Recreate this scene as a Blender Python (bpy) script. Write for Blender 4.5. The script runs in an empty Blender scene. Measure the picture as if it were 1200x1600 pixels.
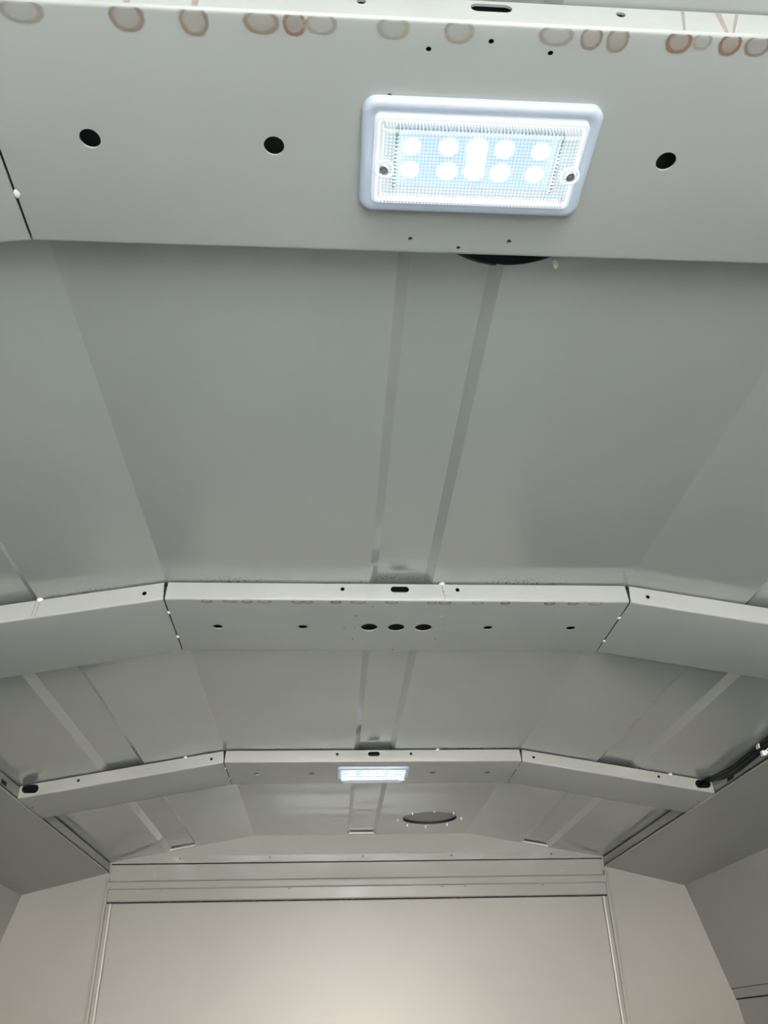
import bpy, bmesh, math, random
from mathutils import Vector, Matrix

S = bpy.context.scene
COL = S.collection
# ------------------------------------------------------------------ camera
cam_d = bpy.data.cameras.new('camera')
cam = bpy.data.objects.new('camera', cam_d)
COL.objects.link(cam)
F = Vector((0.06023982, 0.83492144, 0.54706247))
Rt = Vector((0.99809973, -0.05750116, -0.02214811))
U = Vector((-0.01296479, -0.5473571, 0.83679873))
m3 = Matrix((Rt, U, -F)).transposed()
cam.matrix_world = m3.to_4x4()
cam_d.sensor_fit = 'VERTICAL'
cam_d.sensor_height = 36.0
cam_d.lens = 36.0 * 1274.467 / 1600
cam_d.clip_start = 0.02
S.camera = cam
# ------------------------------------------------------------------ world and exposure
w = bpy.data.worlds.new('world'); S.world = w; w.use_nodes = True
WB = w.node_tree.nodes['Background']
WB.inputs[0].default_value = (1.0, 0.83, 0.675, 1)
WB.inputs[1].default_value = 35
S.view_settings.view_transform = 'Standard'
S.view_settings.look = 'None'
S.view_settings.gamma = 1
S.view_settings.use_curve_mapping = False
S.view_settings.exposure = 0.13
LED_POWER = 1600.0

# ------------------------------------------------------------------ measured layout (metres)
XC, A, B, C = 0.0905, 0.3146, 0.7207, 0.9535
H, FH, W = 0.5, 0.0275, 0.1682          # bow underside, bow height, bow width
ZR = H + FH                              # roof sheet
DB, DC = 0.0702, 0.1249                  # drop at roof edge, drop at soffit outer edge
K = DB / (B - A)
YB = (0.2384, 0.9806, 1.7259)
YE = 2.5575
YR = -1.25                               # rear door opening
ZF = -0.72                               # floor
FLARE = 0.0721 / 0.273

def drop(x):
    d = abs(x - XC) - A
    return K * d if d > 0 else 0.0

# ------------------------------------------------------------------ materials
def mat(name, col, rough=0.4, metal=0.0, spec=0.5, emis=None, es=0.0, trans=0.0):
    m = bpy.data.materials.new(name); m.use_nodes = True
    b = m.node_tree.nodes['Principled BSDF']
    b.inputs['Base Color'].default_value = (*col, 1)
    b.inputs['Roughness'].default_value = rough
    b.inputs['Metallic'].default_value = metal
    b.inputs['Specular IOR Level'].default_value = spec
    b.inputs['Transmission Weight'].default_value = trans
    if emis:
        b.inputs['Emission Color'].default_value = (*emis, 1)
        b.inputs['Emission Strength'].default_value = es
    return m

def paint(name, col, rough, bump=0.02, scale=60, coat=0.0, mottle=0.03):
    m = mat(name, col, rough)
    nt = m.node_tree; N = nt.nodes; L = nt.links; b = N['Principled BSDF']
    tc = N.new('ShaderNodeTexCoord')
    n1 = N.new('ShaderNodeTexNoise'); n1.inputs['Scale'].default_value = 3.0; n1.inputs['Detail'].default_value = 3
    L.new(tc.outputs['Object'], n1.inputs['Vector'])
    r = N.new('ShaderNodeValToRGB')
    lo = [c * (1 - mottle) for c in col]; hi = [min(1, c * (1 + mottle)) for c in col]
    r.color_ramp.elements[0].position = .35; r.color_ramp.elements[1].position = .65
    r.color_ramp.elements[0].color = (*lo, 1); r.color_ramp.elements[1].color = (*hi, 1)
    L.new(n1.outputs['Fac'], r.inputs['Fac'])
    L.new(r.outputs['Color'], b.inputs['Base Color'])
    n2 = N.new('ShaderNodeTexNoise'); n2.inputs['Scale'].default_value = scale; n2.inputs['Detail'].default_value = 2
    L.new(tc.outputs['Object'], n2.inputs['Vector'])
    bp = N.new('ShaderNodeBump'); bp.inputs['Strength'].default_value = bump; bp.inputs['Distance'].default_value = .002
    L.new(n2.outputs['Fac'], bp.inputs['Height'])
    L.new(bp.outputs['Normal'], b.inputs['Normal'])
    b.inputs['Coat Weight'].default_value = coat
    b.inputs['Coat Roughness'].default_value = rough * .5
    return m, r

BASE = (0.34, 0.352, 0.345)
M_bow, _ = paint('painted_steel_bow', BASE, .30, .02)
M_roof, rr = paint('painted_roof_sheet', BASE, .18, .004, 24, .8)
M_roof.node_tree.nodes['Principled BSDF'].inputs['Coat Roughness'].default_value = .07
M_roof.node_tree.nodes['Principled BSDF'].inputs['Coat IOR'].default_value = 1.5
M_wall, _ = paint('painted_wall_sheet', BASE, .38, .02)
M_head, _ = paint('painted_header_sheet', BASE, .20, .02)
M_soffit, _ = paint('soffit_paint_shaded', (.31, .318, .308), .32, .02)  # same paint as BASE, darkened to put the soffit's shade into the colour
M_dark = mat('shadow_seam_mastic', (.012, .013, .016), .8)
M_lip = mat('lip_painted_highlight', (.72, .73, .70), .3)  # pale colour paints in the highlight along the lip
M_void = mat('hollow_shade_black', (.006, .006, .007), .9, 0, .1)  # near black stands in for the shade inside the bow's side sections
M_cav = mat('raw_steel_hollow_shade', (.045, .046, .05), .5)  # dark tone paints in the shade behind the centre holes
M_floor, _ = paint('grey_floor_coating', (.29, .355, .39), .5, .1, 90, 0, .1)
M_shade_box_l, _ = paint('shade_box_dark', (.035, .045, .045), .5, .05, 60, 0, .08)  # for the left added box that cuts the light
M_shade_box_r, _ = paint('shade_box_brown', (.06, .05, .035), .5, .05, 60, 0, .08)  # for the right added box; brown to warm the bounce there
M_ground, _ = paint('concrete_yard', (.34, .455, .56), .8, .2, 30, 0, .15)
M_bead = mat('sealant_white', (.78, .78, .75), .35)
M_weld = mat('painted_weld', (.62, .63, .60), .25)
M_cable = mat('black_cable_jacket', (.004, .005, .008), .5, 0, .25)
M_clip = mat('white_nylon', (.85, .87, .9), .4)
M_screw = mat('screw_steel', (.35, .37, .4), .35, .9)
M_screwp = mat('painted_screw', (.10, .10, .10), .4)
M_vent = mat('grey_vent_plate', (.36, .37, .38), .45)
M_gasket = mat('black_rubber_gasket', (.016, .018, .030), .6)
M_pin = mat('bright_screw_tip', (.9, .88, .82), .25)

# fine grime specks gathered on the roof sheet beside the bows
def add_grime(m, ramp):
    nt = m.node_tree; N = nt.nodes; L = nt.links; b = N['Principled BSDF']
    tc = N.new('ShaderNodeTexCoord'); sp = N.new('ShaderNodeSeparateXYZ')
    L.new(tc.outputs['Object'], sp.inputs[0])
    total = None
    for yb, dens in ((YB[1], .62), (YB[2], .60)):
        s = N.new('ShaderNodeMath'); s.operation = 'SUBTRACT'; s.inputs[0].default_value = yb
        L.new(sp.outputs['Y'], s.inputs[1])
        rg = N.new('ShaderNodeMapRange'); rg.inputs['From Min'].default_value = 0.0; rg.inputs['From Max'].default_value = .05
        rg.inputs['To Min'].default_value = 1; rg.inputs['To Max'].default_value = 0
        L.new(s.outputs[0], rg.inputs['Value'])
        pos = N.new('ShaderNodeMath'); pos.operation = 'GREATER_THAN'; pos.inputs[1].default_value = -0.002
        L.new(s.outputs[0], pos.inputs[0])
        mu = N.new('ShaderNodeMath'); mu.operation = 'MULTIPLY'
        L.new(rg.outputs[0], mu.inputs[0]); L.new(pos.outputs[0], mu.inputs[1])
        pw = N.new('ShaderNodeMath'); pw.operation = 'POWER'; pw.inputs[1].default_value = 5
        L.new(mu.outputs[0], pw.inputs[0])
        if total is None: total = pw
        else:
            ad = N.new('ShaderNodeMath'); ad.operation = 'ADD'
            L.new(total.outputs[0], ad.inputs[0]); L.new(pw.outputs[0], ad.inputs[1]); total = ad
    ba = N.new('ShaderNodeMath'); ba.operation = 'ADD'; ba.inputs[1].default_value = .015
    L.new(total.outputs[0], ba.inputs[0])
    n = N.new('ShaderNodeTexNoise'); n.inputs['Scale'].default_value = 260; n.inputs['Detail'].default_value = 3
    L.new(tc.outputs['Object'], n.inputs['Vector'])
    th = N.new('ShaderNodeMapRange'); th.inputs['From Min'].default_value = .55; th.inputs['From Max'].default_value = .61
    L.new(n.outputs['Fac'], th.inputs['Value'])
    n3 = N.new('ShaderNodeTexNoise'); n3.inputs['Scale'].default_value = 9; n3.inputs['Detail'].default_value = 1
    L.new(tc.outputs['Object'], n3.inputs['Vector'])
    th3 = N.new('ShaderNodeMapRange'); th3.inputs['From Min'].default_value = .42; th3.inputs['From Max'].default_value = .6
    L.new(n3.outputs['Fac'], th3.inputs['Value'])
    f = N.new('ShaderNodeMath'); f.operation = 'MULTIPLY'; f.use_clamp = True
    L.new(th.outputs[0], f.inputs[0]); L.new(ba.outputs[0], f.inputs[1])
    f2 = N.new('ShaderNodeMath'); f2.operation = 'MULTIPLY'; f2.use_clamp = True
    L.new(f.outputs[0], f2.inputs[0]); L.new(th3.outputs[0], f2.inputs[1])
    mx = N.new('ShaderNodeMix'); mx.data_type = 'RGBA'
    L.new(f2.outputs[0], mx.inputs['Factor'])
    L.new(ramp.outputs['Color'], mx.inputs['A']); mx.inputs['B'].default_value = (.05, .05, .055, 1)
    L.new(mx.outputs['Result'], b.inputs['Base Color'])
add_grime(M_roof, rr)

# rust water mark: ring of tan residue, clear towards its middle
def stain_mat(name, col, amt):
    m = mat(name, col, .35); nt = m.node_tree; N = nt.nodes; L = nt.links; b = N['Principled BSDF']
    tc = N.new('ShaderNodeTexCoord')
    n = N.new('ShaderNodeTexNoise'); n.inputs['Scale'].default_value = 2.2; n.inputs['Detail'].default_value = 3
    L.new(tc.outputs['Object'], n.inputs['Vector'])
    ln = N.new('ShaderNodeVectorMath'); ln.operation = 'LENGTH'
    L.new(tc.outputs['Object'], ln.inputs[0])
    sc = N.new('ShaderNodeMath'); sc.operation = 'MULTIPLY_ADD'; sc.inputs[1].default_value = .22; 
    L.new(n.outputs['Fac'], sc.inputs[0]); L.new(ln.outputs['Value'], sc.inputs[2])
    r = N.new('ShaderNodeValToRGB'); e = r.color_ramp.elements
    e[0].position = 0; e[0].color = (.30 * amt, ) * 3 + (1,)
    e[1].position = 1.0; e[1].color = (0, 0, 0, 1)
    for p, v in ((.66, .34), (.82, 1.0), (.92, .85)):
        q = e.new(p); q.color = (v * amt, ) * 3 + (1,)
    L.new(sc.outputs[0], r.inputs['Fac'])
    L.new(r.outputs['Color'], b.inputs['Alpha'])
    return m
M_rust = [stain_mat('rust_mark_strong', (.26, .13, .075), .78),
          stain_mat('rust_mark_medium', (.28, .18, .125), .60),
          stain_mat('rust_mark_faint', (.34, .26, .20), .45)]
M_streak = mat('rust_streak', (.34, .21, .14), .4)
M_streak.node_tree.nodes['Principled BSDF'].inputs['Alpha'].default_value = .35

# ------------------------------------------------------------------ helpers
def link(name, me, m=None, parent=None, loc=None):
    o = bpy.data.objects.new(name, me); COL.objects.link(o)
    if m is not None and me is not None and not me.materials: me.materials.append(m)
    if loc is not None: o.location = loc
    if parent is not None: o.parent = parent
    return o

def obj(name, bm, m, parent=None, loc=None, smooth=False):
    bmesh.ops.recalc_face_normals(bm, faces=bm.faces)
    me = bpy.data.meshes.new(name); bm.to_mesh(me); bm.free()
    if smooth:
        for p in me.polygons: p.use_smooth = True
    return link(name, me, m, parent, loc)

def tag(o, label=None, cat=None, group=None, kind=None):
    if label: o['label'] = label
    if cat: o['category'] = cat
    if group: o['group'] = group
    if kind: o['kind'] = kind
    return o

def empty(name, loc):
    o = bpy.data.objects.new(name, None); COL.objects.link(o); o.location = loc
    o.empty_display_size = .05
    return o

def add_box(bm, x0, x1, y0, y1, z0, z1, bev=0):
    vs = [bm.verts.new((x, y, z)) for x in (x0, x1) for y in (y0, y1) for z in (z0, z1)]
    fs = [(0, 1, 3, 2), (4, 6, 7, 5), (0, 4, 5, 1), (2, 3, 7, 6), (0, 2, 6, 4), (1, 5, 7, 3)]
    nf = [bm.faces.new([vs[i] for i in f]) for f in fs]
    if bev:
        es = list({e for f in nf for e in f.edges})
        bmesh.ops.bevel(bm, geom=es, offset=bev, segments=2, affect='EDGES', profile=.5)
    return bm

def prism(bm, pts, fn0, fn1):
    """closed solid between fn0(p) and fn1(p) for a list of outline points"""
    a = [bm.verts.new(fn0(p)) for p in pts]; b = [bm.verts.new(fn1(p)) for p in pts]
    n = len(pts)
    bm.faces.new(a); bm.faces.new(b[::-1])
    for i in range(n):
        j = (i + 1) % n
        bm.faces.new((a[i], b[i], b[j], a[j]))
    return bm

def add_cyl(bm, c, r, d, axis='Z', n=28, rx=None):
    """cylinder or stadium-shaped cutter; rx = half length along X of a slot"""
    pts = []
    for i in range(n):
        t = 2 * math.pi * (i + .5) / n
        u, v = r * math.cos(t), r * math.sin(t)
        if rx: u += (rx - r) * (1 if u > 0 else -1)
        pts.append((u, v))
    if axis == 'Z': return prism(bm, pts, lambda p: (c[0] + p[0], c[1] + p[1], c[2] - d), lambda p: (c[0] + p[0], c[1] + p[1], c[2] + d))
    if axis == 'Y': return prism(bm, pts, lambda p: (c[0] + p[0], c[1] - d, c[2] + p[1]), lambda p: (c[0] + p[0], c[1] + d, c[2] + p[1]))
    return prism(bm, pts, lambda p: (c[0] - d, c[1] + p[0], c[2] + p[1]), lambda p: (c[0] + d, c[1] + p[0], c[2] + p[1]))

def carve(o, cutter_bm):
    """real holes: boolean difference, applied at once"""
    bmesh.ops.recalc_face_normals(cutter_bm, faces=cutter_bm.faces)
    me = bpy.data.meshes.new('cutter'); cutter_bm.to_mesh(me); cutter_bm.free()
    c = bpy.data.objects.new('cutter', me); COL.objects.link(c)
    bpy.context.view_layer.update()
    c.matrix_world = o.matrix_world
    md = o.modifiers.new('holes', 'BOOLEAN'); md.operation = 'DIFFERENCE'; md.object = c; md.solver = 'EXACT'
    bpy.context.view_layer.update()
    dg = bpy.context.evaluated_depsgraph_get()
    new = bpy.data.meshes.new_from_object(o.evaluated_get(dg))
    o.modifiers.clear(); old = o.data; o.data = new
    bpy.data.meshes.remove(old); bpy.data.objects.remove(c); bpy.data.meshes.remove(me)

def tube(bm, pts, r, n=10):
    pts = [Vector(p) for p in pts]; rings = []
    for i, p in enumerate(pts):
        t = (pts[min(i + 1, len(pts) - 1)] - pts[max(i - 1, 0)]).normalized()
        s = t.cross(Vector((0, 0, 1))).normalized(); u = s.cross(t)
        rings.append([bm.verts.new(p + r * (math.cos(2 * math.pi * k / n) * s + math.sin(2 * math.pi * k / n) * u)) for k in range(n)])
    for a, b in zip(rings, rings[1:]):
        for k in range(n): bm.faces.new((a[k], a[(k + 1) % n], b[(k + 1) % n], b[k]))
    bm.faces.new(rings[0]); bm.faces.new(rings[-1][::-1])

def smooth_path(ctrl, n=12):
    P = [Vector(c) for c in ctrl]; P = [2 * P[0] - P[1]] + P + [2 * P[-1] - P[-2]]; out = []
    for i in range(1, len(P) - 2):
        for k in range(n):
            t = k / n
            out.append(.5 * ((2 * P[i]) + (-P[i - 1] + P[i + 1]) * t + (2 * P[i - 1] - 5 * P[i] + 4 * P[i + 1] - P[i + 2]) * t * t + (-P[i - 1] + 3 * P[i] - 3 * P[i + 1] + P[i + 2]) * t ** 3))
    out.append(P[-2]); return out

def blob(bm, c, r, sx=1, sy=1, sz=1, seg=12):
    t = bmesh.new(); bmesh.ops.create_uvsphere(t, u_segments=seg, v_segments=8, radius=r)
    rnd = random.Random(int(c[0] * 9999) + int(c[1] * 777))
    mp = {}
    for v in t.verts:
        k = 1 + rnd.uniform(-.1, .1)
        mp[v] = bm.verts.new((c[0] + v.co.x * sx * k, c[1] + v.co.y * sy * k, c[2] + v.co.z * sz * k))
    for f in t.faces: bm.faces.new([mp[v] for v in f.verts])
    t.free()

def rrect(cx, cy, hx, hy, r, n=6):
    pts = []
    for sx, sy, a0 in ((1, 1, 0), (-1, 1, 90), (-1, -1, 180), (1, -1, 270)):
        for k in range(n + 1):
            a = math.radians(a0 + 90 * k / n)
            pts.append((cx + sx * (hx - r) + r * math.cos(a), cy + sy * (hy - r) + r * math.sin(a)))
    return pts

# ------------------------------------------------------------------ ceiling
def roof_profile():
    """underside of the roof sheet, left to right, with the three pressed channels"""
    pts = []
    UP = .0065
    def z(x): return ZR - drop(x)
    def chan(x0, x1, x2, x3): return [(x0, z(x0)), (x1, z(x1) + UP), (x2, z(x2) + UP), (x3, z(x3))]
    pts += [(XC - B - .02, z(XC - B - .02))]
    pts += chan(XC - .5640, XC - .5500, XC - .4862, XC - .4772)
    pts += [(XC - A, z(XC - A))]
    pts += chan(.0480, .0585, .1240, .1345)
    pts += [(XC + A, z(XC + A))]
    pts += chan(XC + .4772, XC + .4862, XC + .5500, XC + .5640)
    pts += [(XC + B + .02, z(XC + B + .02))]
    return pts
prof = roof_profile()
T = .003
closed = prof + [(x, z + T) for x, z in reversed(prof)]
bm = bmesh.new()
prism(bm, closed, lambda p: (p[0], YR, p[1]), lambda p: (p[0], YE, p[1]))
ceiling = obj('ceiling', bm, M_roof); tag(ceiling, 'ridged grey painted sheet-metal roof underside, folded at two long creases', kind='structure')
VENTS = [((.1345, .3620), .0755), ((.2755, 2.362), .0755)]
cb = bmesh.new()
for (x, y), r in VENTS: add_cyl(cb, (x, y, ZR), r, .02, n=48)
carve(ceiling, cb)

# channel end caps (bright lips where the channels meet the front wall)
for x0, x1 in ((.056, .1265), (XC - .556, XC - .482), (XC + .482, XC + .556)):
    bm = bmesh.new()
    n = 4
    pts = []
    for k in range(n + 1):
        x = x0 + (x1 - x0) * k / n; pts.append((x, ZR - drop(x) - .0015))
    for k in range(n, -1, -1):
        x = x0 + (x1 - x0) * k / n; pts.append((x, ZR - drop(x) + .0025))
    prism(bm, pts, lambda p: (p[0], YE - .014, p[1]), lambda p: (p[0], YE - .002, p[1]))
    obj('channel_lip', bm, M_weld, ceiling)

# side rails: the vertical band under each roof edge, its lip, the sloped soffit
for s, side in ((-1, 'left'), (1, 'right')):
    xb = XC + s * B; xc = XC + s * C
    bm = bmesh.new()
    z0, z1 = H - DB, ZR - DB - .0038
    add_box(bm, min(xb, xb + s * .002), max(xb, xb + s * .002), YR, YE, z0, z1)
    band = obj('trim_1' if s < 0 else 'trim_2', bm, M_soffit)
    tag(band, f'narrow vertical steel band under the {side} roof edge', kind='structure')
    cb = bmesh.new()
    for yb in YB:
        add_box(cb, xb - .01, xb + .01, yb - .099, yb - .063, z0 + .0065, z0 + .0155)
    carve(band, cb)
    bm = bmesh.new()
    tube(bm, [(xb - s * .0002, YR, z0 - .0006), (xb - s * .0002, YE, z0 - .0008)], .0018, 8)
    obj('lip', bm, M_lip, band, smooth=True)
    # dark cavity backing behind the band and the roof edge
    bm = bmesh.new(); add_box(bm, min(xb + s * .0026, xb + s * .012), max(xb + s * .0026, xb + s * .012), YR, YE, z0 + .003, ZR - DB - .0005)
    obj('cavity_lining', bm, M_dark, band)
    # soffit
    zs = H - DC
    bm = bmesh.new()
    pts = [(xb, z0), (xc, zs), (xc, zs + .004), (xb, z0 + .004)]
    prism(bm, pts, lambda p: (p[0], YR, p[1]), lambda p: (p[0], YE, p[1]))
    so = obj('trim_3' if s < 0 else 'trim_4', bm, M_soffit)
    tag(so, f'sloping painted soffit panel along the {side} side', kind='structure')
    # outer wall: upper sheet, seam ledge, lower sheet
    za, zb2 = .1105, .0865
    def xo(z): return xc + s * FLARE * (zs - z)
    bm = bmesh.new()
    pts = [(xo(zs), zs), (xo(za), za), (xo(za) + s * .004, za), (xo(zs) + s * .004, zs)]
    prism(bm, pts, lambda p: (p[0], YR, p[1]), lambda p: (p[0], YE, p[1]))
    wl = obj('wall_' + side, bm, M_wall); tag(wl, f'painted {side} side wall leaning outward, seam ledge low down', kind='structure')
    bm = bmesh.new()
    pts = [(xo(za) + s * .0015, za - .0015), (xo(zb2) + s * .0015, zb2), (xo(zb2) + s * .006, zb2), (xo(za) + s * .006, za - .0015)]
    prism(bm, pts, lambda p: (p[0], YR, p[1]), lambda p: (p[0], YE, p[1]))
    obj('seam_strip', bm, M_wall, wl)
    bm = bmesh.new()
    pts = [(xo(zb2) + s * .005, zb2 - .003), (xo(zb2) + s * .085, ZF), (xo(zb2) + s * .092, ZF), (xo(zb2) + s * .012, zb2 - .003)]
    prism(bm, pts, lambda p: (p[0], YR, p[1]), lambda p: (p[0], YE, p[1]))
    obj('lower_panel', bm, M_wall, wl)
    bm = bmesh.new()
    for zt_, zb_, o_ in ((za + .0003, za - .0016, .0008), (zb2 + .0003, zb2 - .0032, .0010)):
        pts = [(xo(zt_) + s * o_, zt_), (xo(zb_) + s * o_, zb_), (xo(zb_) + s * (o_ + .006), zb_), (xo(zt_) + s * (o_ + .006), zt_)]
        prism(bm, pts, lambda p: (p[0], YR, p[1]), lambda p: (p[0], YE, p[1]))
    obj('seam_mastic', bm, M_dark, wl)

# ------------------------------------------------------------------ front wall
bm = bmesh.new()
zs = H - DC
def zroof(x): return ZR - drop(x) + .025
OW = C + .03 + FLARE * (zs - ZF)
pts = [(XC - OW, ZF), (XC + OW, ZF), (XC + C + .03, zs + .01), (XC + C + .03, zs + .03), (XC + B + .03, H - DB + .03), (XC + B + .03, zroof(XC + B)), (XC + A, zroof(XC + A)), (XC - A, zroof(XC - A)), (XC - B - .03, zroof(XC - B)), (XC - B - .03, H - DB + .03), (XC - C - .03, zs + .03), (XC - C - .03, zs + .01)]
prism(bm, pts, lambda p: (p[0], YE, p[1]), lambda p: (p[0], YE + .03, p[1]))
front = obj('wall_front', bm, M_wall); tag(front, 'grey painted front bulkhead below the roof', kind='structure')
def front_box(name, x0, x1, z0, z1, d, m=M_wall, bev=.0015, parent=front):
    bm = bmesh.new(); add_box(bm, x0, x1, YE - d, YE + .002, z0, z1, bev)
    return obj(name, bm, m, parent)
XL, XR = XC - B + .004, XC + B - .004
# screwed cover strip with cut corners
bm = bmesh.new()
sp = [(-.462, .4525), (.745, .4525), (.722, .4715), (-.440, .4715)]
prism(bm, sp, lambda p: (p[0], YE - .0060, p[1]), lambda p: (p[0], YE + .001, p[1]))
strip = obj('cover_strip', bm, M_head, front)
bm = bmesh.new(); tube(bm, [(-.462, YE - .0062, .4537), (.745, YE - .0062, .4537)], .0015, 8)
obj('folded_edge', bm, M_weld, strip, smooth=True)
bm = bmesh.new(); add_cyl(bm, (0, 0, 0), .0028, .0012, 'Y', 12)
sm = None
for x in (-.4332, -.1753, .0955, .3565, .655):
    if sm is None: sm = obj('screw', bm, M_screwp, strip, (x, YE - .0066, .4645))
    else:
        c = sm.copy(); COL.objects.link(c); c.location = (x, YE - .0066, .4645)
front_box('seam_mastic', XL, XR, .4495, .4535, .0006, M_dark, 0)
hd = front_box('header_panel', XL, XR - .004, .4065, .4500, .004, M_head)
for x in (-.4993, .6811):
    bm = bmesh.new()
    ro, ri = .0062, .0050
    n = 24
    a = [[bm.verts.new((x + r * math.cos(2 * math.pi * k / n), YE - y, .4240 + r * math.sin(2 * math.pi * k / n))) for k in range(n)] for r, y in ((ro, .0039), (ro - .0006, .0050), (ri, .0039))]
    for p, q in zip(a, a[1:]):
        for k in range(n): bm.faces.new((p[k], p[(k + 1) % n], q[(k + 1) % n], q[k]))
    obj('plug_ring', bm, M_weld, hd)
front_box('header_rail', XL - .006, XR + .004, .3845, .4055, .0125, M_head, .004)
front_box('rail_recess', XL, XR, .3545, .3850, .0050, M_head)
front_box('seam_mastic', XL, XR, .3490, .3530, .0022, M_dark, 0)
# large lower bulkhead panel between the two posts
front_box('bulkhead_panel', XC - .6995, XC + .6995, ZF, .3490, .0040, bev=.002)
for s in (-1, 1):
    def xs(a, b): return (min(XC + s * a, XC + s * b), max(XC + s * a, XC + s * b))
    x0, x1 = xs(.7000, .7050); front_box('panel_edge', x0, x1, ZF, .3490, .0085, M_weld, .0015)
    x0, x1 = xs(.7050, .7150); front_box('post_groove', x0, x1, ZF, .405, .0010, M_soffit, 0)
    x0, x1 = xs(.7150, .7235); front_box('corner_post', x0, x1, ZF, .4180, .0110, bev=.003)
    x0, x1 = xs(.7235, .7300); front_box('post_flange', x0, x1, ZF, .4150, .0045, bev=.001)
# sealant smear along the panel seams (too fine to count)
bm = bmesh.new(); rnd = random.Random(5)
for zline, amt in ((.3500, 90), (.4515, 55), (.3805, 14)):
    for k in range(amt):
        x = rnd.uniform(XL + .02, XR - .02)
        if math.sin(x * 23) + math.sin(x * 51 + 2) < -.1: continue
        l = rnd.uniform(.002, .009); z = zline + rnd.uniform(-.001, .0015)
        yy = YE - .0041 if zline != .3805 else YE - .0052
        add_box(bm, x, x + l, yy - .0004, yy + .0006, z, z + rnd.uniform(.0008, .0018))
tag(obj('sealant_smears', bm, mat('grey_mastic', (.07, .072, .075), .7), front), kind='stuff')

# added boxes below the view, unseen: they darken soffits and outer walls
for s, nm in ((-1, 'shade_box_left'), (1, 'shade_box_right')):
    bm = bmesh.new(); xi = XC + s * .60; xo2 = XC + s * 1.035
    add_box(bm, min(xi, xo2), max(xi, xo2), YR + .02, YE - .012, ZF, -.16, .01)
    tag(obj(nm, bm, M_shade_box_l if s < 0 else M_shade_box_r), 'added dark box along the side wall, unseen, shading the soffit and wall', kind='structure')
# floor, rear header, rear ground
bm = bmesh.new(); add_box(bm, XC - 1.3, XC + 1.3, YR, YE, ZF - .04, ZF)
tag(obj('floor', bm, M_floor), 'grey coated load floor', kind='structure')
bm = bmesh.new()
XOL, XOR, ZO = .50, .70, .34             # doorway: left and right reach from the centre line, head height
xw = C + FLARE * (zs - ZF)
pts = [(XC - xw, ZF), (XC - C - .003, zs), (XC - C - .003, ZR), (XC - B, ZR + .02), (XC + B, ZR + .02), (XC + C + .003, ZR), (XC + C + .003, zs), (XC + xw, ZF), (XC + XOR, ZF), (XC + XOR, ZO), (XC - XOL, ZO), (XC - XOL, ZF)]
prism(bm, pts, lambda p: (p[0], YR - .03, p[1]), lambda p: (p[0], YR, p[1]))
rear = obj('wall_rear', bm, M_wall); tag(rear, 'painted header above the open rear doorway', kind='structure')
bm = bmesh.new(); add_box(bm, -12, 12, -14, YR - .05, ZF - .95, ZF - .9)
tag(obj('trim_5', bm, M_ground), 'concrete yard behind the open doorway', kind='structure')

# ------------------------------------------------------------------ roof bows
HOLE_X = (-.1628, -.0433, .2223, .3436)
RING = [(.0156, 0), (.0302, -.0005), (.0310, -.0373), (.0527, -.0670), (.0896, -.0732), (.1267, -.0680), (.1514, -.0368), (.1507, .0378), (.1272, .0701), (.0901, .0774), (.0532, .0706), (.0285, .0388), (.1493, .0006), (.1641, .0004)]

def c_profile(y0):
    """C section in Y,Z, open at the top, 1.5 mm sheet with a rounded fold"""
    t, r = .0015, .0026
    ztop = FH - .0022
    def arc(cy, cz, rad, a0, a1, n=4): return [(cy + rad * math.cos(math.radians(a0 + (a1 - a0) * k / n)), cz + rad * math.sin(math.radians(a0 + (a1 - a0) * k / n))) for k in range(n + 1)]
    outer = [(0, ztop)] + arc(r, r, r, 180, 270) + arc(W - r, r, r, 270, 360) + [(W, ztop)]
    inner = [(W - t, ztop)] + arc(W - r, r, r - t, 360, 270) + arc(r, r, r - t, 270, 180) + [(t, ztop)]
    return outer + inner

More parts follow.
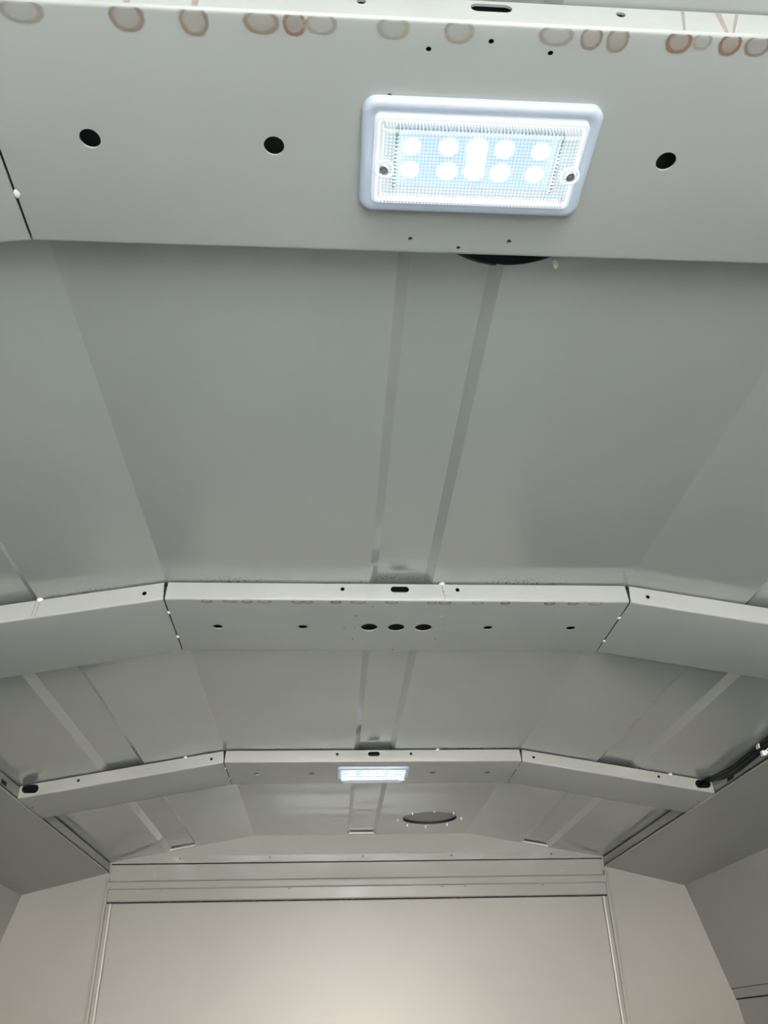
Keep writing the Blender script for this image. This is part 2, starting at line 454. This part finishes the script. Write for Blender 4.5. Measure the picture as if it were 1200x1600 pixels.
def make_bow(idx, label):
    y0 = YB[idx]; yc = y0 + W / 2
    root = empty('roof_bow', (XC, y0 + W / 2, H)); tag(root, label, 'roof bow', 'pressed steel bows across the roof')
    ox, oy, oz = root.location
    def section(name, x0, x1, s, cuts_face, cuts_under, gap0, gap1):
        # gap0/gap1: which ends are mitred with a V gap (width grows towards the top of the face)
        bm = bmesh.new()
        P = c_profile(y0)
        def at(x, sgn, g, p):
            gx = (.0009 + .0020 * (p[1] / FH)) if g else 0
            # seam opens slightly along the underside too
            xx = x + sgn * gx
            return (xx - ox, y0 + p[0] - oy, H + p[1] - drop(xx) - oz)
        prism(bm, P, lambda p: at(x0, 1, gap0, p), lambda p: at(x1, -1, gap1, p))
        o = obj(name, bm, M_bow, root)
        cb = bmesh.new()
        for (x, z, r, rx) in cuts_face: add_cyl(cb, (x - ox, -W / 2, z - oz), r, .006, 'Y', 24, rx)
        for (x, y, r) in cuts_under: add_cyl(cb, (x - ox, y - oy, -drop(x)), r, .006, 'Z', 20 if r < .005 else 36)
        if len(cb.verts): carve(o, cb)
        else: cb.free()
        bmesh_smooth(o)
        return o
    cf = [(.0895, H + .0172, .0046, .0125), (.0118, H + .0172, .0029, None), (.1683, H + .0172, .0029, None)]
    cu = [(x, yc, .0068) for x in HOLE_X]
    if idx == 1: cu += [(x, yc, .0120) for x in (.0511, .0898, .1289)]
    if idx != 2: cu += [(x, yc + dy, .0017 if idx == 0 else .0019) for x, dy in RING if not (idx == 0 and (abs(dy) < .03 or x == .1514))]
    center = section('center_section', XC - A, XC + A, 0, cf, cu, True, True)
    for s in (-1, 1):
        x0, x1 = (XC - B + .0015, XC - A) if s < 0 else (XC + A, XC + B - .0015)
        hx = XC + s * .3412; f2 = XC + s * .606; f3 = XC + s * .6985
        cuts = [(hx, H + .0172 - drop(hx) - .004, .0029, None), (f2, H + .0165 - drop(f2), .0029, None), (f3, H + .0165 - drop(f3), .0088, .0165)]
        section('side_section', x0, x1, s, cuts, [(XC + s * .712, yc - .01, .0030)], s > 0, s < 0)
        bm = bmesh.new()
        q0, q1 = x0 + .006, x1 - .004
        if s > 0: q0, q1 = x0 + .004, x1 - .006
        lp = [(q0, .0025 - drop(q0)), (q1, .0025 - drop(q1)), (q1, FH - .0035 - drop(q1)), (q0, FH - .0035 - drop(q0))]
        prism(bm, lp, lambda p: (p[0] - ox, -W / 2 + .0120, p[1]), lambda p: (p[0] - ox, -W / 2 + .0128, p[1]))
        obj('hollow_shade_plate', bm, M_void, root)  # added black plate so the face holes look unlit
        # weld beads bridging the mitre
        for dy in (.040, .052) if idx == 0 else (.040, .118):
            bm = bmesh.new(); blob(bm, (0, 0, 0), .0040 if idx == 0 else .0034, .8, 1.25, .45)
            obj('weld_bead', bm, M_weld, root, (XC + s * A - ox, y0 + dy - oy + (0 if s < 0 else .01), -.0003), True)
        if idx == 0 and s < 0:
            bm = bmesh.new(); blob(bm, (0, 0, 0), .0028, .8, 1.3, .45)
            obj('weld_bead', bm, M_weld, root, (XC - A - ox + .001, y0 + .128 - oy, -.0003), True)
        # dark lining seen through the opened seam
        xx = XC + s * A
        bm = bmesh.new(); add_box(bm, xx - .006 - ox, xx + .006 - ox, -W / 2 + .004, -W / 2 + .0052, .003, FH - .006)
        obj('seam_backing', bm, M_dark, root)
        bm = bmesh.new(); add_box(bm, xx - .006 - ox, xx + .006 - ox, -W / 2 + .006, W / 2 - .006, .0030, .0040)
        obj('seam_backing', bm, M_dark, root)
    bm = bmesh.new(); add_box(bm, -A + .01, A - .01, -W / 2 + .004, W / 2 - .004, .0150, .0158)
    obj('hollow_shade_plate', bm, M_cav, root)  # added dark plate: painted shade seen through the underside holes
    # mastic between bow and roof sheet: recessed dark line
    bm = bmesh.new(); n = 24
    xs = [XC - B + .004, XC - A, XC + A, XC + B - .004]
    top = [(x, ZR - drop(x) - .0006) for x in xs]; bot = [(x, ZR - drop(x) - .0035) for x in reversed(xs)]
    prism(bm, top + bot, lambda p: (p[0] - ox, y0 + .0022 - oy, p[1] - oz), lambda p: (p[0] - ox, y0 + .020 - oy, p[1] - oz))
    obj('mastic_bed', bm, M_dark, root)
    return root, ox, oy, oz

def bmesh_smooth(o):
    me = o.data
    for p in me.polygons: p.use_smooth = True
    try: me.set_sharp_from_angle(angle=math.radians(28))
    except Exception: pass

labels = ['nearest wide roof bow overhead, carrying the large lit lamp and rust rings',
          'middle roof bow with three big round holes and no lamp',
          'farthest roof bow, in front of the bulkhead, carrying the small lit lamp']
bows = [make_bow(i, l) for i, l in enumerate(labels)]

# rust rings along the near fold of the bows
def stain(bow, x, y, rx, ry, k):
    root, ox, oy, oz = bow
    ymin = (root.location.y - W / 2 + .0011 - y) / ry          # the mark ends at the fold
    rnd = random.Random(int(x * 1e4)); ph = rnd.uniform(0, 6)
    bm = bmesh.new(); n = 28
    c = bm.verts.new((0, max(0, ymin), 0)); ring = []
    for i in range(n):
        a = 2 * math.pi * i / n; q = 1 + .07 * math.sin(3 * a + ph)
        ring.append(bm.verts.new((q * math.cos(a), max(ymin, q * math.sin(a)), 0)))
    for i in range(n): bm.faces.new((c, ring[i], ring[(i + 1) % n]))
    me = bpy.data.meshes.new('rust_ring'); bm.to_mesh(me); bm.free(); me.materials.append(M_rust[k])
    o = link('rust_ring', me, None, root, (x - ox, y - oy, -.00035))
    o.scale = (rx, ry, 1)
    return o
for x, rx, ry, k in ((-.1827, .0150, .0085, 2), (-.1236, .0120, .0100, 1), (-.0852, .0100, .0105, 1), (-.0464, .0125, .0085, 1),
                     (-.0272, .0080, .0085, 0), (-.0116, .0110, .0075, 2), (.0307, .0115, .0080, 2), (.0696, .0105, .0085, 2),
                     (.1278, .0125, .0075, 2), (.1491, .0080, .0085, 1), (.1652, .0080, .0090, 1), (.2025, .0095, .0080, 0),
                     (.2164, .0070, .0060, 2), (.2340, .0080, .0080, 0), (.2510, .0095, .0080, 1)):
    stain(bows[0], x, YB[0] + .0015 + ry * .50, rx, ry, k)
for i, (x, rx) in enumerate(((-.1686, .009), (-.1373, .012), (-.1154, .009), (-.0925, .012), (-.0482, .010), (-.0345, .008), (.0032, .009), (.0333, .013), (.0782, .011), (.1329, .008), (.1502, .011), (.1950, .010), (.2332, .008), (.2944, .009), (.3267, .009), (.3583, .012))):
    stain(bows[1], x, YB[1] + .0045, rx, .0058, (1, 2, 1, 2, 1, 1, 0, 2, 2, 1, 1, 2, 0, 0, 1, 2)[i])
# thin rust runs on the vertical faces
def streak(bow, x, z0, z1, wd, lean=0.0):
    root, ox, oy, oz = bow; yf = root.location.y - W / 2 - .0003 - oy
    bm = bmesh.new()
    v = [bm.verts.new(p) for p in ((x - ox - wd, yf, z1 - oz), (x - ox + wd, yf, z1 - oz), (x + lean - ox + wd * .6, yf, z0 - oz), (x + lean - ox - wd * .6, yf, z0 - oz))]
    bm.faces.new(v); obj('rust_run', bm, M_streak, root)
streak(bows[1], .1474, .5015, .5250, .0007, .002); streak(bows[1], .1488, .5120, .5155, .0016); streak(bows[1], .1510, .5015, .5100, .0005)
for dx in (-.0030, .0015): streak(bows[1], -.3849 + dx, H - drop(-.3849) + .002, H - drop(-.3849) + .024, .0005, -.002)
for x in (-.1236, -.0852): streak(bows[0], x, .5015, .5240, .0030, .001)
for x, w_, ln in ((.2080, .0012, -.004), (.2420, .0012, -.008), (.2300, .0020, .0)): streak(bows[0], x, .5015, .5240, w_, ln)
# sealant blobs on the top edge of the bows
for bi, x in ((1, -.3840), (1, .1474), (2, .2254), (2, -.3048), (2, .7226)):
    root, ox, oy, oz = bows[bi]
    bm = bmesh.new(); blob(bm, (0, 0, 0), .0036, 1.15, .9, .8)
    obj('sealant_blob', bm, M_bead, root, (x - ox, -W / 2 + .0005, FH - .0015 - drop(x)), True)

# ------------------------------------------------------------------ lamps
def emissive(name, col, s):
    m = bpy.data.materials.new(name); m.use_nodes = True; nt = m.node_tree
    nt.nodes.remove(nt.nodes['Principled BSDF'])
    e = nt.nodes.new('ShaderNodeEmission'); e.inputs[0].default_value = (*col, 1); e.inputs[1].default_value = s
    nt.links.new(e.outputs[0], nt.nodes['Material Output'].inputs[0]); return m
M_led = emissive('led_dome', (.86, .95, 1.0), LED_POWER)
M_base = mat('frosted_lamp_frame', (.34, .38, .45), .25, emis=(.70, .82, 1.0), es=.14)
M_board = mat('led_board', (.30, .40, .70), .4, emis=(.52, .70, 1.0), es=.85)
def lens_mat(name, alpha, col, em, sc):
    m = bpy.data.materials.new(name); m.use_nodes = True; nt = m.node_tree; N = nt.nodes; L = nt.links
    N.remove(N['Principled BSDF'])
    tr = N.new('ShaderNodeBsdfTransparent')
    em_ = N.new('ShaderNodeEmission'); em_.inputs[0].default_value = (*col, 1)
    tc = N.new('ShaderNodeTexCoord'); mp = N.new('ShaderNodeMapping'); mp.inputs['Scale'].default_value = (sc, sc, sc)
    L.new(tc.outputs['Object'], mp.inputs['Vector'])
    br = N.new('ShaderNodeTexWave'); br.wave_type = 'BANDS'; br.bands_direction = 'X'; br.inputs['Scale'].default_value = 1.0
    b2 = N.new('ShaderNodeTexWave'); b2.wave_type = 'BANDS'; b2.bands_direction = 'Y'; b2.inputs['Scale'].default_value = 1.0
    L.new(mp.outputs[0], br.inputs['Vector']); L.new(mp.outputs[0], b2.inputs['Vector'])
    mu = N.new('ShaderNodeMath'); mu.operation = 'MULTIPLY'; L.new(br.outputs['Fac'], mu.inputs[0]); L.new(b2.outputs['Fac'], mu.inputs[1])
    rg = N.new('ShaderNodeMapRange'); rg.inputs['To Min'].default_value = em * .3; rg.inputs['To Max'].default_value = em * 1.7
    L.new(mu.outputs[0], rg.inputs['Value']); L.new(rg.outputs[0], em_.inputs[1])
    r2 = N.new('ShaderNodeMapRange'); r2.inputs['To Min'].default_value = alpha; r2.inputs['To Max'].default_value = .98
    L.new(mu.outputs[0], r2.inputs['Value']); cc = N.new('ShaderNodeCombineColor')
    for i in range(3): L.new(r2.outputs[0], cc.inputs[i])
    L.new(cc.outputs[0], tr.inputs[0])
    mx = N.new('ShaderNodeAddShader')
    L.new(tr.outputs[0], mx.inputs[0]); L.new(em_.outputs[0], mx.inputs[1])
    L.new(mx.outputs[0], N['Material Output'].inputs[0]); return m
M_lens = lens_mat('ridged_clear_lens', .72, (.85, .93, 1.0), .13, 130)
M_lens_side = lens_mat('ridged_lens_edge', .6, (.85, .93, 1.0), .6, 150)

def loft(bm, rings, cap_last=True, cap_first=False):
    vs = [[bm.verts.new(p) for p in r] for r in rings]
    n = len(vs[0])
    for a, b in zip(vs, vs[1:]):
        for k in range(n): bm.faces.new((a[k], a[(k + 1) % n], b[(k + 1) % n], b[k]))
    if cap_last: bm.faces.new(vs[-1])
    if cap_first: bm.faces.new(vs[0][::-1])
    return vs

def make_lamp():
    root = empty('interior_lamp', (0, 0, 0))
    R = lambda hx, hy, r, z: [(x, y, z) for x, y in rrect(0, 0, hx, hy, r)]
    # frame: a rounded picture-frame ring
    bm = bmesh.new()
    loft(bm, [R(.0775, .0405, .0090, -.0002), R(.0778, .0408, .0092, -.0035), R(.0765, .0395, .0085, -.0058), R(.0740, .0370, .0070, -.0066), R(.0705, .0330, .0050, -.0058), R(.0695, .0320, .0045, -.0040), R(.0695, .0320, .0045, -.0004)], cap_last=False)
    obj('frame', bm, M_base, root, smooth=True)
    # white tray behind everything
    bm = bmesh.new(); loft(bm, [R(.0700, .0325, .004, -.0002), R(.0700, .0325, .004, -.0012)], cap_first=True)
    obj('tray', bm, M_tray, root)
    # raised inner rim (bright edge)
    bm = bmesh.new()
    loft(bm, [R(.0692, .0317, .0035, -.0030), R(.0692, .0317, .0035, -.0085), R(.0676, .0301, .0030, -.0095), R(.0660, .0285, .0025, -.0085), R(.0660, .0285, .0025, -.0030)], cap_last=False)
    obj('lens_rim', bm, M_rim, root, smooth=True)
    # led circuit board
    bm = bmesh.new(); add_box(bm, -.0525, .0525, -.0205, .0205, -.0032, -.0016)
    board = obj('led_board', bm, M_board, root)
    # leds: a small housing with a flat glowing face turned to the floor
    spots = [(-.044, -.0078, .0042), (-.0195, -.0085, .0046), (.0180, -.0085, .0048), (.0425, -.0078, .0043), (-.044, .0092, .0042), (-.0185, .0092, .0048), (.0180, .0092, .0050), (.0415, .0092, .0044), (-.0005, -.0085, .0054), (.0000, .0085, .0054), (-.0002, .0, .0050)]
    first = None
    for x, y, r in spots:
        if first is None:
            bm = bmesh.new(); n = 14
            loft(bm, [[(math.cos(2 * math.pi * k / n) * q, math.sin(2 * math.pi * k / n) * q, z) for k in range(n)] for q, z in ((1, 0), (1, -.22))])
            first = obj('led', bm, M_led, root)
            first.data.materials.append(M_tray)
            for p in first.data.polygons: p.material_index = 0 if len(p.vertices) > 4 else 1
            d = first
        else:
            d = first.copy(); COL.objects.link(d)
        d.location = (x, y, -.0034); d.scale = (r * 1.15, r * 1.15, r)
    # perforated border of small prisms round the led window
    bm = bmesh.new(); 
    for i in range(44):
        x = -.0540 + i * .00251
        for y in (-.0222,): add_box(bm, x - .0008, x + .0008, y - .0011, y + .0011, -.0062, -.0032)
    for j in range(16):
        y = -.0200 + j * .0027
        for x in (-.0545, .0545): add_box(bm, x - .0010, x + .0010, y - .0008, y + .0008, -.0062, -.0032)
    tag(obj('prism_border', bm, M_prism, root), kind='stuff')
    # ridged lens: sides and face
    bm = bmesh.new()
    loft(bm, [R(.0655, .0280, .0030, -.0030), R(.0650, .0275, .0030, -.0140), R(.0630, .0255, .0030, -.0165)], cap_last=False)
    obj('lens_edge', bm, M_lens_side, root, smooth=False)
    bm = bmesh.new(); loft(bm, [R(.0630, .0255, .0030, -.0165), R(.0600, .0225, .0030, -.0172)])
    obj('lens', bm, M_lens, root)
    # screws in their round wells
    for x in (-.0625, .0620):
        bm = bmesh.new(); n = 20
        loft(bm, [[(x + q * math.cos(2 * math.pi * k / n), q * math.sin(2 * math.pi * k / n), z) for k in range(n)] for q, z in ((.0066, -.0165), (.0066, -.0180), (.0054, -.0180), (.0054, -.0168))], cap_last=False)
        wl = obj('screw_well', bm, M_rim, root, smooth=True)
        bm = bmesh.new(); add_cyl(bm, (x, 0, -.0178), .0030, .0010, n=16)
        sc = obj('screw', bm, M_screw, wl)
        cb = bmesh.new(); add_box(cb, x - .0022, x + .0022, -.0004, .0004, -.0192, -.0183); add_box(cb, x - .0004, x + .0004, -.0022, -.00045, -.0192, -.0183); add_box(cb, x - .0004, x + .0004, .00045, .0022, -.0192, -.0183)
        carve(sc, cb)
    return root
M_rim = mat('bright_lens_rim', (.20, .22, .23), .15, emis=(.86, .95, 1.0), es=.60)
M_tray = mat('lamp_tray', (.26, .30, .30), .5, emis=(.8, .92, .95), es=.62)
M_prism = mat('lens_prism', (.36, .42, .42), .15)
lamp = make_lamp()
lamp.location = (.0918, YB[0] + .0865, H)
tag(lamp, 'large lit rectangular LED lamp on the nearest bow', 'lamp', 'rectangular roof lamps')
l2 = lamp.copy(); COL.objects.link(l2); l2.location = (.0905, YB[2] + .0720, H); l2['label'] = 'small distant lit LED lamp on the farthest bow'
for ch in list(lamp.children):
    c = ch.copy(); COL.objects.link(c); c.parent = l2
    for g in ch.children:
        d = g.copy(); COL.objects.link(d); d.parent = c

# ------------------------------------------------------------------ roof vents
def make_vent(x, y, label, dp, angles, q):
    root = empty('roof_vent', (x, y, ZR)); tag(root, label, 'roof vent', 'round roof vents')
    bm = bmesh.new(); n = 48; r = .0752
    ring = lambda q, z: [(q * math.cos(2 * math.pi * k / n), q * math.sin(2 * math.pi * k / n), z) for k in range(n)]
    loft(bm, [ring(r, .0005), ring(r, dp + .001), ring(r + .004, dp + .0015), ring(r + .004, .0035), ring(r, .0035)], cap_last=False)
    obj('gasket', bm, M_gasket, root, smooth=False)
    bm = bmesh.new(); loft(bm, [ring(r, dp), ring(r, dp + .001)], cap_first=True)
    obj('cover_plate', bm, M_vent, root)
    first = None
    for k, a in enumerate(angles):
        px, py = q * math.cos(math.radians(a)), q * math.sin(math.radians(a))
        if first is None:
            bm = bmesh.new()
            loft(bm, [[(u * math.cos(2 * math.pi * i / 10), u * math.sin(2 * math.pi * i / 10), z) for i in range(10)] for u, z in ((.0022, 0), (.0020, -.0050), (.0008, -.0075))])
            first = obj('screw', bm, M_pin, root); sc = first
        else:
            sc = first.copy(); COL.objects.link(sc)
        sc.location = (px, py, 0)
    return root
make_vent(*VENTS[0][0], 'dark round roof vent mostly hidden behind the nearest bow', .0170, (60, 180, 220, 260, 300, 340), .0812)
make_vent(*VENTS[1][0], 'round vent opening ringed by bright screws near the front wall', .0075, (176, 232, 272, 312, 356, 50, 92, 130), .0885)

# ------------------------------------------------------------------ wiring on the right
xh = XC + B - .012
har = empty('wiring_harness', (xh, 1.50, .44)); tag(har, 'black cables running from the right end of the farthest bow along the side band', 'cable')
for k, (dx, dz, r) in enumerate(((0, 0, .0042), (-.005, .0035, .0034), (.003, -.0035, .0030))):
    ctrl = [(.789, 1.765, .4500), (.7905, 1.728, .4530), (.7935 + dx * .4, 1.690, .4500 + dz * .4), (.7960 + dx, 1.640, .4440 + dz), (.7960 + dx, 1.575, .4410 + dz), (.7960 + dx, 1.500, .4440 + dz), (.7960 + dx, 1.42, .4490 + dz), (.7960 + dx, 1.28, .4500 + dz), (.7960 + dx, 1.16, .4490 + dz)]
    bm = bmesh.new(); tube(bm, [Vector(p) - har.location for p in smooth_path(ctrl, 8)], r, 10)
    obj('cable', bm, M_cable, har, smooth=True)
clip = empty('cable_clip', (XC + B - .001, 1.458, .432)); tag(clip, 'small white plastic clip holding the black cables to the right side band', 'clip')
cl = clip.location
bm = bmesh.new(); n = 20; cx, cz = .7950 - cl.x, .4465 - cl.z
a0, a1 = math.radians(-80), math.radians(200)
rings = []
for y in (-.006, .006):
    for r in (.0090, .0075):
        rings.append([bm.verts.new((cx + r * math.cos(a0 + (a1 - a0) * k / n), y, cz + r * math.sin(a0 + (a1 - a0) * k / n))) for k in range(n + 1)])
o0, i0, o1, i1 = rings
for k in range(n):
    bm.faces.new((o0[k], o0[k + 1], o1[k + 1], o1[k])); bm.faces.new((i0[k], i1[k], i1[k + 1], i0[k + 1]))
    bm.faces.new((o0[k], i0[k], i0[k + 1], o0[k + 1])); bm.faces.new((o1[k], o1[k + 1], i1[k + 1], i1[k]))
for k in (0, n): bm.faces.new((o0[k], o1[k], i1[k], i0[k]))
obj('loop', bm, M_clip, clip)
bm = bmesh.new(); add_box(bm, -.016, 0, -.007, .007, .0008, .0055, .001); add_box(bm, -.020, -.013, -.0045, .0045, -.002, .007, .001)
obj('base', bm, M_clip, clip)
